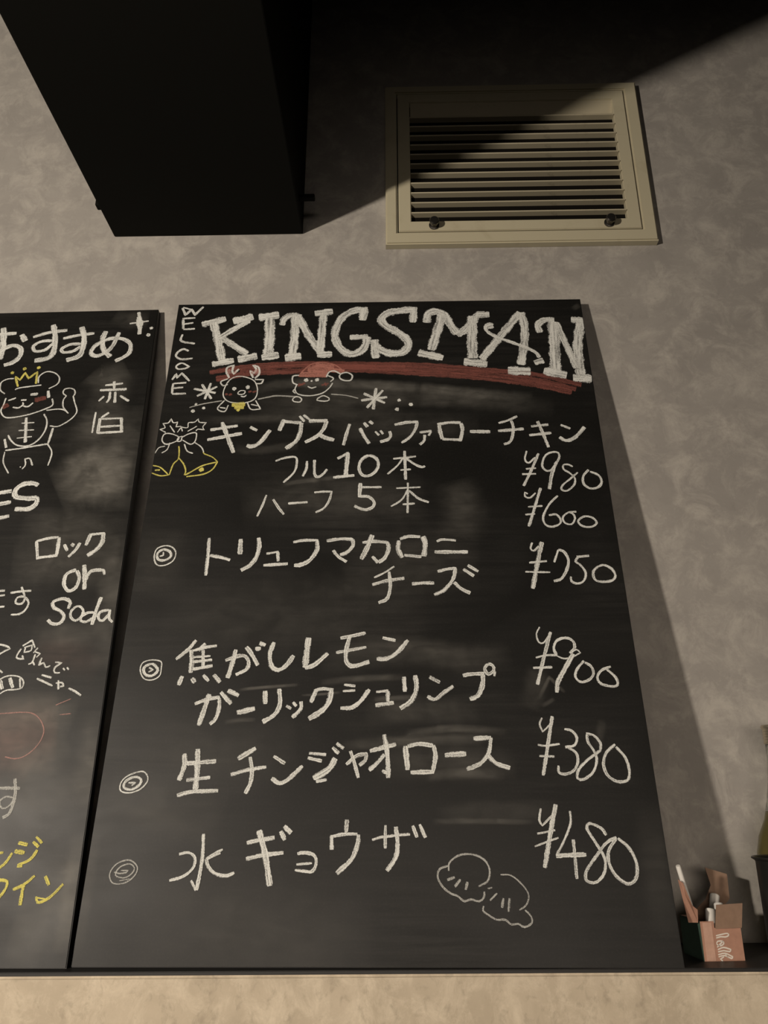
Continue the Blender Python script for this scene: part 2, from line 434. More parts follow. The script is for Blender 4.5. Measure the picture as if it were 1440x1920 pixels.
CHALK = [
    ('R', 'chalk_title', 'w', '105 395 8171 742 8278|118 564 8206 669 7852 755 7509|100 622 7432 929 7500|88 1092 8242 865 8068 675 7910|121 851 8225 1144 8316|97 720 7915 1110 7610|116 983 7513 1258 7577|127 1226 8293 1528 8339|144 1389 8282 1414 7927 1415 7583|116 1324 7542 1572 7586|95 1582 8138 1609 8263 1721 8336 1850 8288|123 1773 8305 1778 7921 1764 7549|131 1660 7531 1893 7566|108 1827 8289 1994 7917 2211 7570|113 2183 8328 2173 7972 2160 7599|111 2055 8354 2324 8391|106 2121 7580 2337 7590|113 2839 8412 2643 8404 2461 8263 2366 7998 2418 7751 2579 7592 2735 7632 2816 7759 2833 7903|121 2785 8453 2768 8212|87 2584 7893 2851 7903|104 3524 8457 3506 8159|118 3511 8410 3334 8391 3141 8347 3044 8230 3104 8104 3259 7994 3399 7855 3433 7734 3349 7610 3186 7589 3045 7651 2939 7742|116 2939 7847 2964 7504|115 3709 8150 3730 8311 3840 8366 3982 8307|129 3946 8307 3851 7969 3759 7639|120 3571 7598 3925 7495|119 3959 8339 4047 8119 4146 7933|108 4138 7909 4256 8008 4462 8298|139 4388 8268 4355 7869 4346 7482|115 4438 8292 4634 8295|124 4216 7426 4548 7377|112 5087 8325 4820 7952 4473 7465|112 5099 8325 5127 8008 5085 7677 5019 7355|133 4828 7257 5147 7238|53 4676 8092 4623 8115 4567 8064 4585 7971 4720 7863 5036 7707 5235 7585 5295 7482|93 5213 7387 5348 7431|81 4590 8054 4675 8077|97 5343 7937 5328 8081 5431 8172 5574 8169|147 5547 8139 5527 7669 5493 7204|133 5331 7249 5645 7159|90 5592 8123 5691 7726 5799 7285|131 5966 8178 5858 7694 5840 7170|114 5816 8171 6018 8152|132 5727 7115 5986 7097'),
    ('R', 'chalk_underline', 'r', '76 602 7286 998 7365 1437 7415 1879 7428 2329 7420 2930 7401 3687 7371 4438 7283 5181 7187 5829 6992|92 705 7171 1227 7267 1885 7294 2438 7314 2930 7288 3684 7220 4430 7143 5165 7011 5682 6867|84 2171 7366 2930 7335 3685 7295 4434 7217 5172 7094 5747 6920|59 1033 7308 1562 7366 2170 7385 3384 7347'),
    ('R', 'chalk_greeting', 'w', '37 66 8502 130 8364 211 8469 270 8362 380 8518|27 77 8511 223 8459|37 106 8274 128 8095|29 92 8293 283 8304|29 117 8184 264 8209|31 129 8086 300 8095|33 129 7992 128 7867 332 7815|33 257 7681 174 7717 96 7652 89 7581 174 7532 330 7544|27 183 7462 111 7407 140 7356 239 7363 298 7398 183 7462|32 82 7167 129 7268 148 7199 209 7280 332 7141|32 105 7104 112 6928|27 106 7098 291 7115|27 105 7017 257 7034|29 113 6920 310 6926'),
    ('R', 'snowflake_drawing', 'w', '36 468 6878 736 7040|36 515 7084 674 6827|36 641 7101 583 6823|36 410 7005 725 6928'),
    ('R', 'snowflake_drawing', 'w', '38 2764 6773 3126 6822|38 2799 6890 3096 6723|43 2970 6980 2935 6618|38 2846 6646 3067 6941'),
    ('R', 'chalk_dot', 'w', '45 471 6737'),
    ('R', 'chalk_dot', 'w', '45 586 6675'),
    ('R', 'chalk_dot', 'w', '52 441 6625'),
    ('R', 'chalk_dot', 'w', '50 3290 6768'),
    ('R', 'chalk_dot', 'w', '55 3452 6694'),
    ('R', 'chalk_dot', 'w', '59 3260 6615'),
    ('R', 'chalk_hill_line', 'f', '17 386 6686 575 6744 830 6793'),
    ('R', 'chalk_hill_line', 'f', '22 1328 6812 1477 6847 1607 6867 1912 6841'),
    ('R', 'chalk_hill_line', 'f', '17 2344 6883 2562 6858 2725 6806'),
    ('R', 'reindeer_drawing', 'w', '17 1043 7213 905 7152 838 6985 846 6856 941 6770 1138 6752 1280 6818 1309 6978 1237 7141 1043 7213|30 891 7188 843 7298 851 7373 937 7411 924 7311 951 7255 1016 7343|30 1234 7182 1179 7307 1238 7265 1262 7333 1216 7406 1295 7366 1310 7250 1256 7174|22 881 7174 780 7121 822 7050 882 7076|22 1258 7152 1381 7150 1355 7085 1277 7081|58 981 6996|61 1170 7020|17 1036 6923 1076 6965 1138 6954 1125 6906 1064 6896 1036 6923|19 1084 6869 1129 6855 1161 6886|19 862 6798 778 6662 881 6609 924 6718|19 809 6680 890 6666|19 1180 6767 1244 6643 1375 6646 1297 6792|19 1237 6727 1337 6699'),
    ('R', 'antler_tint', 'p', '55 895 7256 865 7339|35 950 7269 979 7310'),
    ('R', 'antler_tint', 'p', '54 1277 7250 1270 7333|35 1217 7251 1203 7293'),
    ('R', 'reindeer_cheek', 'r', '36 859 6899 898 6904|41 913 6885 954 6908'),
    ('R', 'reindeer_cheek', 'r', '31 1183 6937 1230 6947|31 1243 6931 1300 6951'),
    ('R', 'reindeer_bell', 'y', '72 971 6722 1157 6728|48 1011 6669 1144 6673|47 1068 6632'),
    ('R', 'bear_hat', 'o', '20 1872 7200 1933 7295 2061 7418 2238 7435 2395 7385 2531 7258|79 1903 7235 2289 7235|99 1998 7322 2331 7317|74 2106 7392 2373 7360|74 2286 7312 2519 7275|65 2063 7362 2239 7396|34 1872 7205 2269 7191'),
    ('R', 'bear_drawing', 'w', '22 2466 7226 2553 7258 2633 7202 2613 7121 2523 7117 2456 7164 2466 7226|22 2269 7180 2299 7262 2376 7288 2465 7232|22 1882 7219 1795 7201 1801 7092 1869 7050|19 1858 7051 1836 6970 1888 6889 2041 6860 2214 6898 2315 6990 2360 7076|20 2290 7207 2369 7157 2327 7098|64 1985 7130|59 2139 7133|29 2063 7115|19 2012 7021 2068 6991 2133 7014|19 1812 6805 1868 6850 1935 6809 1916 6756 1834 6766 1812 6805|19 2152 6801 2237 6858 2321 6811 2294 6767 2175 6774 2152 6801|19 1840 6976 1809 6944 1848 6901'),
    ('R', 'bear_cheek', 'r', '32 1870 7034 1977 7081|24 1879 7072 1945 7049'),
    ('R', 'bear_cheek', 'r', '32 2204 7040 2306 7071|24 2250 7085 2274 7023'),
    ('R', 'menu_line', 'w', '45 717 6307 1086 6374|49 691 6148 1155 6246|57 864 6433 962 6197 1069 5938|45 1257 6349 1357 6290|57 1235 6053 1310 6035 1416 6103 1536 6296|57 1712 6467 1660 6281|49 1711 6433 1956 6407|57 1956 6407 1945 6251 1897 6115 1765 5994|37 1922 6521 1996 6429|37 1978 6538 2062 6462|53 2054 6437 2311 6438|53 2302 6436 2260 6302 2171 6186 2018 6091|57 2192 6221 2302 6158 2411 6123|43 2615 6381 2571 6201 2536 6038|46 2753 6310 2819 6171 2885 6060|43 2809 6400 2858 6328|40 2881 6423 2933 6376|33 2961 6253 3016 6191|36 3033 6270 3070 6209|42 3157 6256 3172 6184 3134 6122 3029 6085|43 3225 6358 3384 6394 3548 6404|39 3535 6396 3503 6278 3426 6154 3317 6067|36 3562 6231 3725 6250|33 3720 6240 3681 6176|39 3629 6191 3619 6098 3562 6035|52 3829 6350 3840 6238 3866 6120|43 3806 6354 3958 6384 4124 6382|49 4126 6375 4141 6270 4111 6106|39 3866 6120 4129 6102|49 4241 6237 4514 6229|33 4635 6368 4755 6406 4896 6477|43 4620 6240 4969 6270|39 4808 6406 4829 6297 4802 6136 4759 6057 4683 6028|36 5070 6308 5305 6335|39 5032 6165 5332 6201|42 5163 6392 5217 6202 5272 5972|33 5469 6328 5594 6265|49 5433 6132 5516 6074 5640 6125 5789 6288'),
    ('R', 'price', 'w', '34 5130 5878 5017 5631 4892 5384|25 4977 5920 4943 5785 4990 5733 5078 5818|25 4943 5640 5077 5652|27 4887 5561 5069 5564|28 5321 5686 5270 5619 5204 5612 5161 5688 5211 5834 5305 5893 5392 5883 5391 5797 5321 5686|42 5356 5746 5275 5560 5220 5333|25 5558 5667 5504 5701 5438 5694 5438 5626 5505 5574 5567 5490 5541 5390 5446 5309 5377 5326 5398 5392 5493 5474 5614 5581|31 5759 5619 5679 5522 5672 5405 5750 5338 5853 5358 5906 5436 5876 5536 5774 5591'),
    ('R', 'price', 'w', '24 4935 5265 4901 5290 4896 5233 4958 5208 5036 5280|36 5108 5354 5030 5134 4908 4797|24 4923 5077 5107 5089|24 4878 4965 5004 4977|27 5317 5236 5199 5116 5104 4941 5114 4830 5194 4790 5296 4828 5316 4891 5268 4963 5175 4953|24 5528 5000 5425 4990 5348 4922 5367 4843 5449 4823 5500 4905 5480 4972 5433 4991|27 5571 4912 5534 4857 5585 4794 5695 4785 5765 4839 5725 4911 5630 4935 5555 4896'),
    ('R', 'menu_line', 'w', '29 1639 5802 1764 5850 1901 5859 1924 5773 1896 5626 1766 5469|35 2060 5797 2056 5677 2013 5562|35 2159 5813 2168 5602 2215 5549 2286 5600 2332 5667'),
    ('R', 'menu_line', 'w', '39 2464 5829 2614 5921|57 2600 5918 2578 5558|41 2414 5539 2693 5570|41 2882 5871 2787 5811 2751 5691 2790 5580 2877 5559 2965 5621 3008 5723 2978 5826 2882 5871|29 3203 5817 3507 5851|38 3356 5940 3365 5495|25 3332 5831 3258 5711 3128 5582|32 3379 5821 3493 5725 3587 5685 3621 5703|28 3298 5641 3436 5653'),
    ('R', 'menu_line', 'w', '28 1557 5287 1522 5158 1458 4975|34 1647 5221 1721 5106 1801 5000|32 1845 5157 2096 5176|28 2176 5317 2296 5328 2403 5327 2371 5189 2305 5080 2205 5025'),
    ('R', 'menu_line', 'w', '49 2773 5451 2765 5243|31 2778 5388 3050 5388|40 2744 5253 2880 5246 2953 5172 2939 5099 2839 5057 2700 5113|22 3241 5368 3556 5382|28 3393 5451 3383 5003|24 3392 5348 3311 5201 3172 5100|31 3406 5331 3526 5215 3659 5155|27 3322 5129 3477 5142'),
    ('R', 'bell_drawing', 'y', '18 317 6052 334 5964 334 5846 279 5768 246 5603|18 1 5754 112 5721 237 5603 129 5592 6 5637|24 44 5677 113 5680|16 661 5960 674 5928 790 5873 865 5803|20 340 5867 417 5770 457 5664 447 5597|20 456 5597 523 5642 676 5742 866 5797 810 5681 691 5608 477 5575|67 665 5680'),
    ('R', 'holly_and_bow_drawing', 'w', '14 8 5942 51 6029 131 6054|16 524 6110 626 6030 666 5949|18 300 6195 189 6252 96 6246 78 6147 146 6084 279 6135 300 6195|18 346 6194 433 6248 529 6260 531 6132 472 6080 356 6148|18 291 6188 344 6210 335 6135 289 6131 291 6188|16 189 6108 166 5999 100 5946|18 388 6084 438 5974 522 5934|17 21 6321 92 6353 54 6421 128 6432 157 6499 195 6431 252 6444 241 6363 309 6373|16 30 6321 111 6275|16 153 6386 233 6273|16 338 6290 307 6362 402 6349 403 6428 486 6438 531 6494 552 6437 649 6429 608 6358 634 6308 546 6323 522 6292|16 410 6289 526 6372|14 271 6273 308 6350'),
    ('R', 'bullet_mark', 'w', '17 330 4571 230 4527 213 4411 259 4313 358 4302 455 4364 477 4471 423 4548 330 4571|31 312 4520 247 4464 266 4384 349 4371 420 4423 398 4489 312 4520|19 280 4424 323 4442 317 4485'),
    ('R', 'bullet_mark', 'w', '14 353 3096 264 3060 251 2973 307 2878 402 2860 484 2908 493 3003 476 3079 353 3096|31 360 3048 291 3007 312 2928 395 2909 457 2971 408 3038 360 3048|19 350 3007 401 2980 350 2953'),
    ('R', 'bullet_mark', 'w', '14 399 1843 275 1794 221 1718 240 1643 344 1627 454 1670 515 1759 473 1836 399 1843|26 363 1790 275 1746 266 1680 354 1660 433 1711 437 1766 363 1790|18 307 1729 386 1732 347 1701'),
    ('R', 'bullet_mark', 'f', '13 437 964 310 928 252 836 295 750 412 748 505 809 530 895 437 964|13 443 928 345 895 313 822 405 796 479 835 500 888 443 928|13 294 849 355 836 419 846 441 866 362 865|10 362 769 464 787'),
    ('R', 'menu_line', 'w', '42 876 4674 885 4440 887 4160|41 910 4431 1043 4407 1168 4365|58 1276 4656 1284 4444|51 1501 4672 1517 4560 1496 4417 1425 4295 1315 4226|29 1615 4448 1767 4475|41 1755 4472 1769 4344|40 1589 4291 1891 4310|38 1942 4606 2085 4630 2256 4625|51 2240 4625 2245 4499 2162 4358 2052 4294 1969 4286|42 2362 4619 2538 4645 2695 4635|45 2689 4635 2694 4550 2619 4458 2536 4424|38 2447 4489 2514 4401 2619 4330|42 2813 4590 2969 4607 3137 4588|48 3130 4588 3137 4496 3091 4379 3013 4319|41 3008 4314 2937 4401|61 2937 4696 2877 4532 2800 4362|54 3268 4616 3259 4495 3311 4381|42 3283 4635 3384 4671 3537 4665|61 3568 4669 3596 4576 3577 4395|38 3334 4414 3546 4390|32 3743 4596 3812 4624 3982 4609|45 3710 4454 4124 4450'),
    ('R', 'menu_line', 'w', '23 2961 4115 3091 4182 3207 4263|40 2939 4023 3136 4076 3331 4104|40 3144 4193 3158 4004 3121 3845 3015 3788|40 3422 4029 3568 4041 3693 4035|38 3740 4190 3858 4221 3971 4232|43 3960 4232 3927 4094 3818 3951 3690 3885|43 3933 4046 4025 3957 4126 3904|41 4055 4219 4182 4127|41 4112 4271 4236 4185'),
    ('R', 'price', 'w', '26 4930 4571 4902 4492 4941 4458 5009 4524|51 5051 4579 4986 4355 4882 3955|26 4869 4298 5088 4318|23 4811 4178 5114 4168|26 5176 4301 5244 4470|34 5244 4470 5310 4442 5353 4337 5326 4218 5244 4086 5146 4049|32 5459 4372 5614 4384|28 5477 4369 5439 4309 5494 4261 5543 4157 5510 4055 5432 4018 5361 4046 5358 4110|31 5716 4247 5639 4171 5646 4068 5736 4038 5860 4058 5899 4125 5867 4206 5786 4258 5716 4241'),
    ('R', 'menu_line', 'w', '40 863 3334 777 3217 653 3102|51 817 3217 841 3080 841 2941|42 979 3292 904 3208|35 842 3205 979 3245 1116 3264|38 958 3216 981 3008|24 851 3127 1053 3141|32 854 3071 1077 3095|38 864 2982 1090 3025|47 750 2904 719 2798|50 864 2878 908 2828|37 992 2915 1063 2843|47 1112 2917 1197 2830|41 1234 3084 1336 3125 1444 3141 1505 3073 1489 2981 1368 2916|53 1344 3217 1319 3062 1278 2877|48 1464 3248 1537 3156 1617 3025|48 1571 3224 1637 3226|48 1617 3293 1690 3268|50 1788 3303 1748 3155 1781 3011 1862 2970 1951 3026 2027 3142|67 2193 3356 2179 3175 2167 2995|49 2167 2986 2280 3033 2427 3165|39 2568 3348 2866 3409|35 2522 3171 2875 3236|49 2678 3371 2638 3190 2650 3057 2728 3009 2911 3063|39 3066 3350 3218 3314|46 2997 3094 3123 3099 3244 3178 3364 3319'),
    ('R', 'menu_line', 'w', '40 932 2581 1076 2635 1211 2657|42 1203 2654 1214 2551 1189 2416 1128 2353|51 1088 2693 1044 2507 1002 2340|46 1216 2715 1348 2581|49 1295 2733 1426 2674|54 1422 2480 1622 2528|52 1724 2727 1735 2576|48 1883 2750 1902 2578 1849 2458 1720 2374|33 1975 2555 2032 2522|33 2049 2595 2091 2551|42 2139 2604 2140 2517 2050 2423|47 2302 2718 2253 2591|37 2285 2721 2377 2747 2505 2736|57 2483 2729 2458 2602 2386 2502 2236 2407|31 2625 2793 2755 2777|25 2612 2718 2754 2728|44 2914 2739 2820 2609 2720 2534 2590 2526|30 2992 2708 3131 2722|44 3126 2717 3125 2599|44 2985 2556 3193 2584|48 3310 2882 3321 2709|51 3438 2899 3452 2750 3391 2606 3264 2520|38 3603 2879 3723 2813|40 3573 2654 3659 2620 3763 2697 3873 2771|41 3987 2891 4076 2909 4233 2912|51 4221 2909 4205 2780 4147 2661 4053 2620|38 4288 3025 4241 2969 4280 2907 4343 2951 4338 3007 4288 3025|31 4360 2937 4346 2882'),
    ('R', 'price', 'w', '19 4919 3469 4874 3383 4890 3288 4943 3272 5014 3360|39 5043 3408 4974 3219 4829 2783|24 4840 3098 4965 3126 5087 3124|29 4799 2977 5019 2985|32 5084 3125 5059 3206 5103 3300 5215 3334 5295 3289 5297 3204 5237 3149|17 5084 3119 5164 3085 5262 3103 5360 3152 5322 3192 5243 3152|50 5278 3142 5149 2947 5063 2803 5042 2690|29 5390 3058 5299 2958 5271 2873 5323 2811 5420 2834 5482 2908 5463 2994 5397 3037|29 5688 2989 5576 2944 5518 2860 5555 2788 5669 2758 5736 2775 5734 2847 5679 2919 5631 2959'),
    ('R', 'menu_line', 'w', '49 881 2035 896 1911 854 1752|43 916 1930 1240 1953|57 1023 2084 1042 1855 1043 1657|34 934 1754 1193 1783|39 852 1599 1009 1634 1294 1647|49 1477 1977 1667 2090|37 1415 1810 1597 1860 1796 1889|43 1608 1997 1640 1867 1637 1728 1588 1615|37 1869 2004 1999 1925|43 1863 1772 1956 1720 2054 1768 2193 1900|32 2258 2034 2446 2017|35 2246 1985 2402 1950|63 2551 1979 2479 1864 2315 1768|31 2346 1736 2462 1756|39 2513 2094 2585 2029|39 2557 2138 2638 2083|39 2670 1912 2779 2001 2887 2026 2878 1957 2813 1902|38 2712 2057 2763 1915 2804 1773|46 2926 2054 3215 2126|49 3084 2233 3119 2017 3128 1771|42 3087 2020 3012 1931 2920 1851|35 3062 1849 3119 1816|56 3317 2108 3340 1853|43 3344 2103 3461 2129 3622 2111|46 3626 2116 3646 1998 3605 1815|45 3370 1827 3618 1833|53 3748 2009 3982 2023|46 4071 2185 4264 2194|42 4264 2196 4227 2030 4131 1919 3981 1858|45 4216 2004 4308 1918 4451 1870'),
    ('R', 'price', 'w', '19 4846 2409 4813 2337 4840 2255 4936 2339|38 4962 2425 4893 2156 4801 1792|22 4773 2117 4842 2104 5012 2123|22 4778 1996 4941 1989|29 5081 2282 5156 2267 5209 2189 5172 2108 5070 2089|29 5096 2089 5175 2033 5193 1946 5142 1848 5048 1805 4972 1825 4977 1894|28 5448 2049 5458 2132 5400 2210 5323 2233 5324 2143 5379 2044 5395 1945 5341 1826 5231 1751 5166 1762 5187 1848 5288 1945 5452 2054|31 5617 2117 5513 2032 5463 1912 5492 1793 5583 1729 5696 1739 5732 1836 5708 1977 5623 2089'),
    ('R', 'menu_line', 'w', '36 1183 1215 1195 981 1169 681|27 1163 681 1101 772|28 948 1018 1046 1034 1119 981 1108 888 1015 809 877 771|22 1400 1064 1313 1023 1234 974|20 1380 1029 1308 1002 1245 967|33 1237 974 1267 901 1347 835 1465 815 1540 845|40 1646 1126 1759 1149 1935 1178|39 1651 971 1814 1007 2037 1032|59 1766 1248 1842 1033 1916 720|43 1995 1240 2043 1152|49 2029 1289 2106 1220|33 2182 1021 2257 1032 2350 1011 2382 948 2362 875 2329 847|22 2177 920 2338 933|26 2164 868 2242 859 2340 847|41 2690 1352 2683 1226|40 2535 1201 2537 1059|31 2541 1187 2657 1208 2803 1210|44 2817 1205 2805 1106 2744 968 2596 835|27 2958 1152 3066 1181 3355 1208|31 3097 1296 3095 1070|44 3206 1281 3222 1127 3204 989 3112 859|36 3384 1291 3428 1176|36 3455 1303 3517 1174'),
    ('R', 'price', 'w', '22 4744 1458 4716 1342 4745 1290 4854 1386|46 4906 1498 4824 1230 4730 886|20 4683 1210 4873 1244|19 4645 1088 4900 1172|23 5047 1433 5040 1309 4950 1136 4865 1011|42 4856 996 4953 1004 5168 1011|32 5050 1154 5049 965 5046 783|29 5397 1194 5354 1261 5241 1309 5205 1261 5271 1135 5351 980 5333 843 5239 753 5142 768 5153 859 5270 996 5387 1119 5500 1175|32 5514 1166 5615 1072 5670 934 5649 798 5566 738 5459 798 5393 919 5401 1042 5493 1161'),
    ('R', 'dumpling_drawing', 'f', '19 3746 860 3757 936 3861 1005 3996 1013 4111 966 4164 875 4141 769 4043 715|19 3739 905 3654 875 3632 799 3682 709 3762 650 3827 628 3891 581 3957 598 4039 579 4090 613 4098 668|27 3728 775 3805 799|27 3862 780 3803 712|27 3934 757 3911 684'),
    ('R', 'dumpling_drawing', 'f', '14 4274 824 4384 814 4493 724 4543 635 4511 547 4439 502|17 4085 538 4075 496 4137 453 4208 416 4289 417 4351 374 4416 381 4478 352 4554 388 4551 445 4496 503|16 4133 696 4181 705|17 4226 653 4151 588|23 4288 608 4267 522|22 4349 608 4330 486'),
    ('L', 'chalk_heading', 'w', '91 -2587 8240 -2536 8025 -2504 7815 -2505 7632|58 -2717 8095 -2503 8119 -2365 8131|69 -2579 7679 -2504 7815 -2359 7894 -2236 7834 -2214 7696 -2287 7583 -2412 7524|83 -2283 8104 -2199 7973|54 -2099 8049 -1883 8132 -1613 8175|78 -1847 8287 -1786 8107 -1736 7849 -1754 7693 -1832 7632 -1981 7601|49 -1796 7978 -1957 7964 -2056 7877 -2007 7779 -1868 7805 -1780 7919|50 -1644 8017 -1415 8077 -1196 8109|78 -1409 8238 -1333 8028 -1316 7842 -1348 7681 -1515 7600|49 -1364 7907 -1508 7903 -1623 7824 -1587 7752 -1447 7775 -1353 7865|74 -1030 8148 -1051 7977 -1000 7790 -881 7656|61 -826 8121 -885 7858 -988 7721 -1105 7677 -1181 7747 -1125 7885 -946 7998 -763 7995 -630 7900 -613 7738 -688 7648 -798 7577'),
    ('L', 'sparkle_drawing', 'w', '55 -595 8514 -547 8300 -518 8076|29 -698 8288 -549 8312 -418 8336|93 -566 8372 -535 8233|63 -597 8301 -500 8316|76 -577 8421 -527 8180|54 -358 8196|58 -384 8064'),
    ('L', 'crowned_bear_drawing', 'w', '20 -2275 7009 -2352 7075 -2375 7206 -2302 7270 -2207 7280|20 -1835 7193 -1851 7308 -1763 7395 -1634 7371 -1550 7281 -1558 7171 -1664 7090|22 -2142 7076 -2088 7110 -1783 7157|21 -2240 6933 -2246 6816 -2259 6711 -2179 6605 -2040 6599 -1829 6652 -1625 6744 -1548 6806 -1577 6913|27 -2197 6888 -2097 6933|43 -1903 6986 -1798 7002|31 -2016 6893 -1939 6897|25 -2106 6772 -2026 6760 -1968 6812 -1985 6855|25 -1960 6791 -1892 6779 -1834 6846|43 -1665 7054 -1630 6930|19 -1618 6712 -1450 6731 -1359 6709 -1297 6655|19 -1307 6662 -1393 6772 -1413 6889 -1384 6959|19 -1384 6959 -1440 7007 -1436 7072 -1370 7095 -1299 7070 -1269 7005 -1286 6951|19 -1286 6951 -1245 6844 -1185 6696 -1216 6592 -1301 6500 -1407 6436 -1515 6448|22 -1639 6650 -1572 6535 -1563 6371 -1630 6210 -1745 6122 -1898 6134 -2001 6215 -2059 6300|41 -1873 6591 -1795 6176|19 -1917 6496 -1742 6506|19 -1932 6374 -1718 6383|18 -1928 6248 -1724 6272|33 -2094 6236 -2036 6092|30 -1461 6410 -1475 6154|24 -2041 6050 -1820 6083 -1490 6148|18 -2041 6027 -2021 5860 -1910 5685|20 -1486 6152 -1394 6009 -1403 5800|18 -1740 5915 -1710 5817 -1740 5748|22 -1741 5907 -1671 5914 -1614 5803|21 -1771 5782'),
    ('L', 'crown_drawing', 'y', '30 -2116 7132 -2192 7313 -2112 7250 -2066 7384 -1994 7277 -1893 7397 -1867 7180|52 -2253 7385|52 -2091 7456|52 -1890 7473'),
    ('L', 'bear_cheek', 'r', '73 -1821 6891 -1668 6931'),
    ('L', 'bear_cheek', 'r', '69 -2248 6763 -2174 6819'),
    ('L', 'chalk_word', 'w', '35 -864 7137 -615 7168|39 -746 7207 -723 7061|39 -925 7051 -546 7065|35 -774 7021 -765 6901 -791 6831|31 -846 6945 -909 6860|39 -699 7020 -675 6829|35 -621 6952 -481 6854'),
    ('L', 'chalk_word', 'w', '34 -728 6662 -823 6572|45 -835 6566 -825 6316|30 -825 6553 -533 6562|41 -538 6572 -497 6322|34 -809 6420 -524 6438|37 -837 6319 -486 6338|28 -914 6671 -902 6321'),
    ('L', 'chalk_heading', 'w', '59 -2045 5364 -1802 5412|55 -2003 5195 -1771 5245|54 -1952 4987 -1746 5036|66 -1466 5494 -1546 5527 -1673 5510 -1751 5426 -1728 5324 -1576 5295 -1446 5293 -1442 5202 -1525 5139 -1697 5137'),
    ('L', 'chalk_word', 'w', '36 -1310 4671 -1239 4413|36 -1309 4667 -1162 4709 -1036 4722|43 -1028 4720 -1011 4472|36 -1246 4434 -999 4467|39 -944 4620 -888 4529|49 -856 4625 -814 4597|39 -746 4641 -785 4542 -859 4444|46 -630 4768 -667 4602|33 -630 4756 -453 4774|52 -469 4772 -469 4642 -528 4539 -622 4459'),
    ('L', 'chalk_word', 'w', '44 -724 4268 -834 4206 -838 4075 -768 3985 -685 4025 -664 4155 -714 4255|54 -637 4334 -593 4138 -574 4001|41 -582 4122 -542 4237 -455 4261 -370 4255|35 -376 4260 -360 4197'),
    ('L', 'chalk_word', 'w', '41 -721 3750 -716 3840 -807 3881 -919 3842 -904 3770 -803 3714 -752 3643 -788 3566 -875 3559 -942 3609|31 -608 3784 -678 3721 -670 3643 -602 3596 -539 3657 -539 3736 -608 3784|33 -391 3700 -472 3696 -538 3650 -540 3598 -480 3579 -390 3633|43 -345 3898 -375 3735 -394 3543|34 -223 3733 -325 3703 -333 3625 -276 3593 -203 3686|33 -212 3737 -200 3624 -152 3574'),
    ('L', 'chalk_line', 'w', '28 -1477 3963 -1356 3981 -1225 3990|25 -1358 4041 -1285 3900 -1304 3821 -1381 3829 -1375 3901 -1294 3908 -1225 3836 -1241 3741 -1304 3686 -1406 3678|28 -1690 3984 -1553 3994|25 -1673 3916 -1539 3934|28 -1638 3772 -1509 3784'),
    ('L', 'chalk_line', 'w', '22 -1070 3358 -1172 3284|21 -1074 3355 -1020 3261|18 -1149 3265 -1061 3294 -1060 3227 -1135 3205 -1134 3265|21 -1182 3250 -1214 3168 -1198 3131 -1124 3124 -1151 3168|19 -984 3259 -1024 3197|19 -1006 3211 -943 3189 -977 3144|19 -999 3182 -1014 3085 -1055 3061|20 -1018 3100 -978 3050|20 -913 3139 -929 3045|19 -927 3048 -876 3077 -842 3023 -792 3043|20 -743 3084 -664 3076 -734 3018 -722 2959 -661 2958|22 -635 3013 -609 2985|22 -592 3020 -565 2993|24 -1496 3315 -1357 3281 -1317 3251 -1384 3214 -1446 3169|20 -1391 3000 -1335 2960|23 -869 2933 -748 2899|23 -917 2890 -715 2805|20 -684 2834 -611 2839 -587 2800 -626 2793|24 -661 2868 -638 2761|23 -524 2773 -451 2743 -364 2690'),
    ('L', 'cat_tail_drawing', 'w', '16 -1395 2840 -1298 2912 -1201 2926 -1110 2904 -1061 2846 -1068 2781 -1148 2761 -1246 2754 -1319 2705|40 -1235 2900 -1172 2782|40 -1342 2869 -1292 2768|20 -1115 2896 -1087 2784'),
    ('L', 'pink_doodle', 'p', '11 -632 2581 -472 2653|12 -1336 2485 -1169 2491 -1004 2500 -875 2486 -776 2417 -711 2308 -716 2200 -775 2094 -866 2016 -969 1990 -1079 2012|11 -565 2471 -439 2484'),
    ('L', 'chalk_line', 'f', '31 -1138 1682 -835 1681|33 -914 1780 -878 1644 -873 1519 -896 1421 -956 1382|18 -888 1584 -970 1594 -1025 1544 -982 1476 -920 1495 -879 1556'),
    ('L', 'chalk_line', 'y', '29 -938 1028 -865 1042|27 -771 1040 -817 949 -879 889|37 -729 1136 -627 1117|39 -750 1056 -642 1041|29 -513 1068 -568 978 -689 920|27 -692 909 -636 914|30 -576 1145 -506 1096|27 -554 1193 -477 1132|29 -890 778 -815 783 -761 766 -763 699 -812 615|29 -487 825 -578 744 -684 693|35 -585 744 -579 552|36 -377 820 -322 736|26 -178 747 -257 654 -333 598 -404 578 -430 632|16 -425 620 -335 609'),
]
